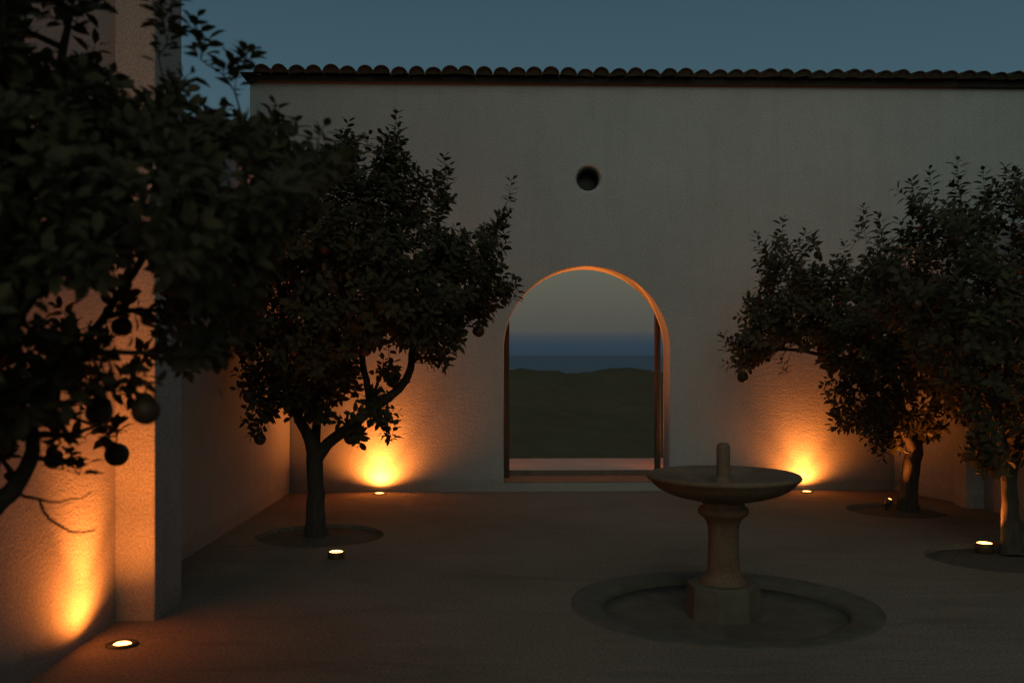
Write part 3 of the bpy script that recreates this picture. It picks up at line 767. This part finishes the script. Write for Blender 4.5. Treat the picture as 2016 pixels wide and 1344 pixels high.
# 3. the tree cut by the right edge of the picture
poly3 = [(1690, 520), (1705, 492), (1740, 462), (1750, 490), (1800, 452), (1795, 394), (1832, 372), (1850, 412), (1868, 402), (1886, 352), (1905, 402), (1930, 397), (1938, 367), (1960, 392), (1985, 357), (2030, 352), (2100, 322), (2220, 352), (2330, 472), (2360, 620), (2300, 800), (2180, 900), (2060, 915), (2000, 905), (1965, 935), (1925, 925), (1905, 900), (1900, 850), (1880, 800), (1840, 770), (1790, 720), (1760, 660), (1720, 610), (1695, 570)]
limbs3 = [[(1992, 1094, 0.0, 0.115), (1992, 1072, 0, 0.085), (1991, 1030, 0, 0.070), (1988, 985, 0, 0.064), (1985, 955, 0, 0.062), (1978, 915, -0.02, 0.042), (1970, 850, -0.05, 0.038), (1962, 790, -0.1, 0.034), (1985, 740, -0.1, 0.030), (1968, 660, -0.15, 0.027), (1975, 590, -0.2, 0.022), (1930, 500, -0.2, 0.015), (1900, 420, -0.2, 0.010)],
          [(1987, 965, 0, 0.05), (1996, 915, 0.05, 0.038), (2030, 820, 0.1, 0.034), (2080, 720, 0.1, 0.028), (2130, 600, 0.1, 0.020), (2140, 480, 0.1, 0.012)],
          [(1970, 850, -0.05, 0.028), (1955, 795, -0.4, 0.022), (1910, 730, -0.5, 0.018), (1850, 640, -0.5, 0.014), (1800, 560, -0.4, 0.010)],
          [(2018, 850, 0, 0.028), (2010, 800, -0.5, 0.020), (1960, 775, -0.6, 0.014)],
          [(1975, 890, 0, 0.018), (1950, 925, 0.1, 0.012), (1920, 930, 0.15, 0.008)]]
gaps3 = [(1880, 860, 20, 30, 0.7), (1770, 540, 14, 12, 0.5), (1850, 425, 12, 12, 0.5), (1920, 400, 12, 10, 0.6)]
sh3 = [(1706, 474, 0), (1736, 464, 0), (1800, 396, 0), (1834, 376, 0), (1886, 359, 0), (1938, 374, 0.1), (1890, 389, 0), (1980, 369, 0), (2000, 374, 0), (1780, 474, 0), (1740, 489, 0)]
fr3 = [(1797, 408, -0.2, 17), (1806, 598, -0.9, 20), (1720, 612, -0.5, 20), (1890, 470, -0.8, 20), (1900, 690, -0.9, 22), (1942, 900, -0.3, 22)]
keepR3 = lambda q: q.x < 5.2 and not (q.y > 9.4 and q.x > 4.5)
t3 = orange_tree('large orange tree cut off by the right edge beside the raised light', TREE3, limbs3, poly3, gaps3, 8.0, 1.05, 170, 1080, 0.090, 37, fr3, GRP, sh3, keepR3, (9, 14), 12)

# 4. the blurred tree close to the camera on the left
poly4 = [(-260, -260), (-60, -330), (150, -260), (225, -120), (225, 20), (215, 130), (250, 190), (295, 170), (318, 80), (320, -120), (352, -90), (360, 20), (385, 30), (392, 90), (372, 140), (420, 150), (455, 105), (492, 120), (468, 165), (452, 215), (500, 222), (530, 200), (552, 225),
         (565, 262), (600, 275), (640, 280), (690, 290), (735, 325), (725, 360), (640, 400), (580, 470), (540, 560), (520, 650), (470, 715), (390, 748), (345, 775), (300, 800), (250, 830), (215, 830), (130, 850), (80, 900), (-20, 960), (-200, 940), (-330, 700), (-360, 200)]
B4 = Vector((-1.72, 3.15, 0))
limbs4 = [[(-95, 1690, 0.0, 0.10), (-92, 1600, 0, 0.082), (-88, 1400, 0, 0.074), (-85, 1200, 0, 0.070), (-60, 1060, 0, 0.062), (0, 985, 0.0, 0.030), (38, 945, 0.0, 0.026), (62, 890, 0, 0.023), (62, 830, 0.05, 0.020), (110, 760, 0.1, 0.018), (180, 660, 0.15, 0.015), (260, 540, 0.2, 0.012), (330, 430, 0.2, 0.009)],
          [(-82, 1150, 0, 0.06), (-90, 1000, 0.1, 0.05), (-60, 800, 0.1, 0.04), (-20, 600, 0.05, 0.032), (40, 400, 0, 0.022), (100, 200, 0, 0.015), (140, 20, 0, 0.009)],
          [(-60, 800, 0.1, 0.036), (30, 620, -0.1, 0.028), (150, 470, -0.2, 0.022), (300, 350, -0.1, 0.016), (450, 300, 0.1, 0.012), (600, 310, 0.2, 0.008), (700, 325, 0.2, 0.006)],
          [(60, 850, 0, 0.014), (110, 858, 0.0, 0.010), (160, 850, 0.0, 0.007), (200, 835, 0, 0.005)],
          [(185, 842, 0.3, 0.006), (212, 838, 0.45, 0.005), (226, 846, 0.53, 0.004), (229, 858, 0.55, 0.0035)],
          [(55, 905, 0, 0.010), (100, 905, 0, 0.008), (140, 912, 0, 0.006)],
          [(30, 968, 0, 0.006), (78, 985, 0.02, 0.005), (100, 1022, 0.03, 0.0045), (145, 1048, 0.03, 0.0035), (188, 1042, 0.03, 0.0025)],
          [(80, 985, 0.02, 0.004), (120, 986, 0.04, 0.003), (160, 980, 0.05, 0.002), (182, 966, 0.05, 0.0015)]]
gaps4 = [(258, 565, 84, 70, 0.98), (245, 610, 74, 96, 0.85), (275, 690, 66, 66, 0.9), (235, 745, 76, 64, 0.9), (292, 770, 62, 58, 0.8), (85, 610, 84, 92, 0.72), (25, 700, 69, 62, 0.75), (170, 640, 64, 62, 0.6), (110, 580, 74, 62, 0.5), (90, 770, 74, 52, 0.7), (150, 880, 114, 72, 0.96), (20, 880, 84, 82, 0.5), (110, 60, 84, 72, 0.8), (75, 70, 54, 62, 0.7), (190, 100, 54, 62, 0.7), (30, 250, 64, 52, 0.6), (450, 352, 50, 30, 0.85), (525, 350, 34, 27, 0.8), (140, 160, 54, 42, 0.5), (270, 345, 44, 44, 0.9), (280, 400, 49, 42, 0.8), (80, 410, 54, 52, 0.7), (430, 190, 64, 48, 0.97), (395, 150, 40, 36, 0.7), (265, 80, 68, 132, 0.99), (395, 635, 48, 36, 0.8), (340, 240, 38, 32, 0.6), (450, 600, 54, 62, 0.5)]
sh4 = [(382, 62, 0.1), (402, 100, 0.1), (450, 142, 0.1), (484, 122, 0.1), (318, 42, 0), (330, 84, 0), (312, 114, 0), (336, 18, 0), (325, 60, 0.1), (388, 72, 0.1), (395, 118, 0.05), (440, 148, 0.1), (478, 132, 0.1), (462, 180, 0.1), (540, 232, 0.2), (572, 262, 0.2), (628, 275, 0.2), (700, 300, 0.2), (345, 0, 0), (300, 0, 0), (85, 20, 0), (150, 60, 0), (222, 850, 0.53), (232, 852, 0.55), (212, 846, 0.5), (140, 905, 0), (125, 925, 0), (155, 935, 0)]
fr4 = [(230, 894, 0.55, 47), (287, 808, -0.35, 56), (195, 812, 0.1, 52), (240, 643, 0.3, 40), (105, 905, 0.2, 36), (20, 560, -0.3, 55), (420, 480, -0.2, 46), (130, 350, -0.4, 52)]
keep4 = lambda q: q.x > -2.28 and q.y > 1.9
t4 = orange_tree('dark out of focus orange tree in the near left foreground', B4, limbs4, poly4, gaps4, 3.15, 0.85, 200, 2300, 0.066, 51, fr4, GRP, sh4, keep4, (7, 11), 38, 0.1, (0.75, 8), (0.7, 1.3))
print('leaves', t1[1], t2[1], t3[1], t4[1])
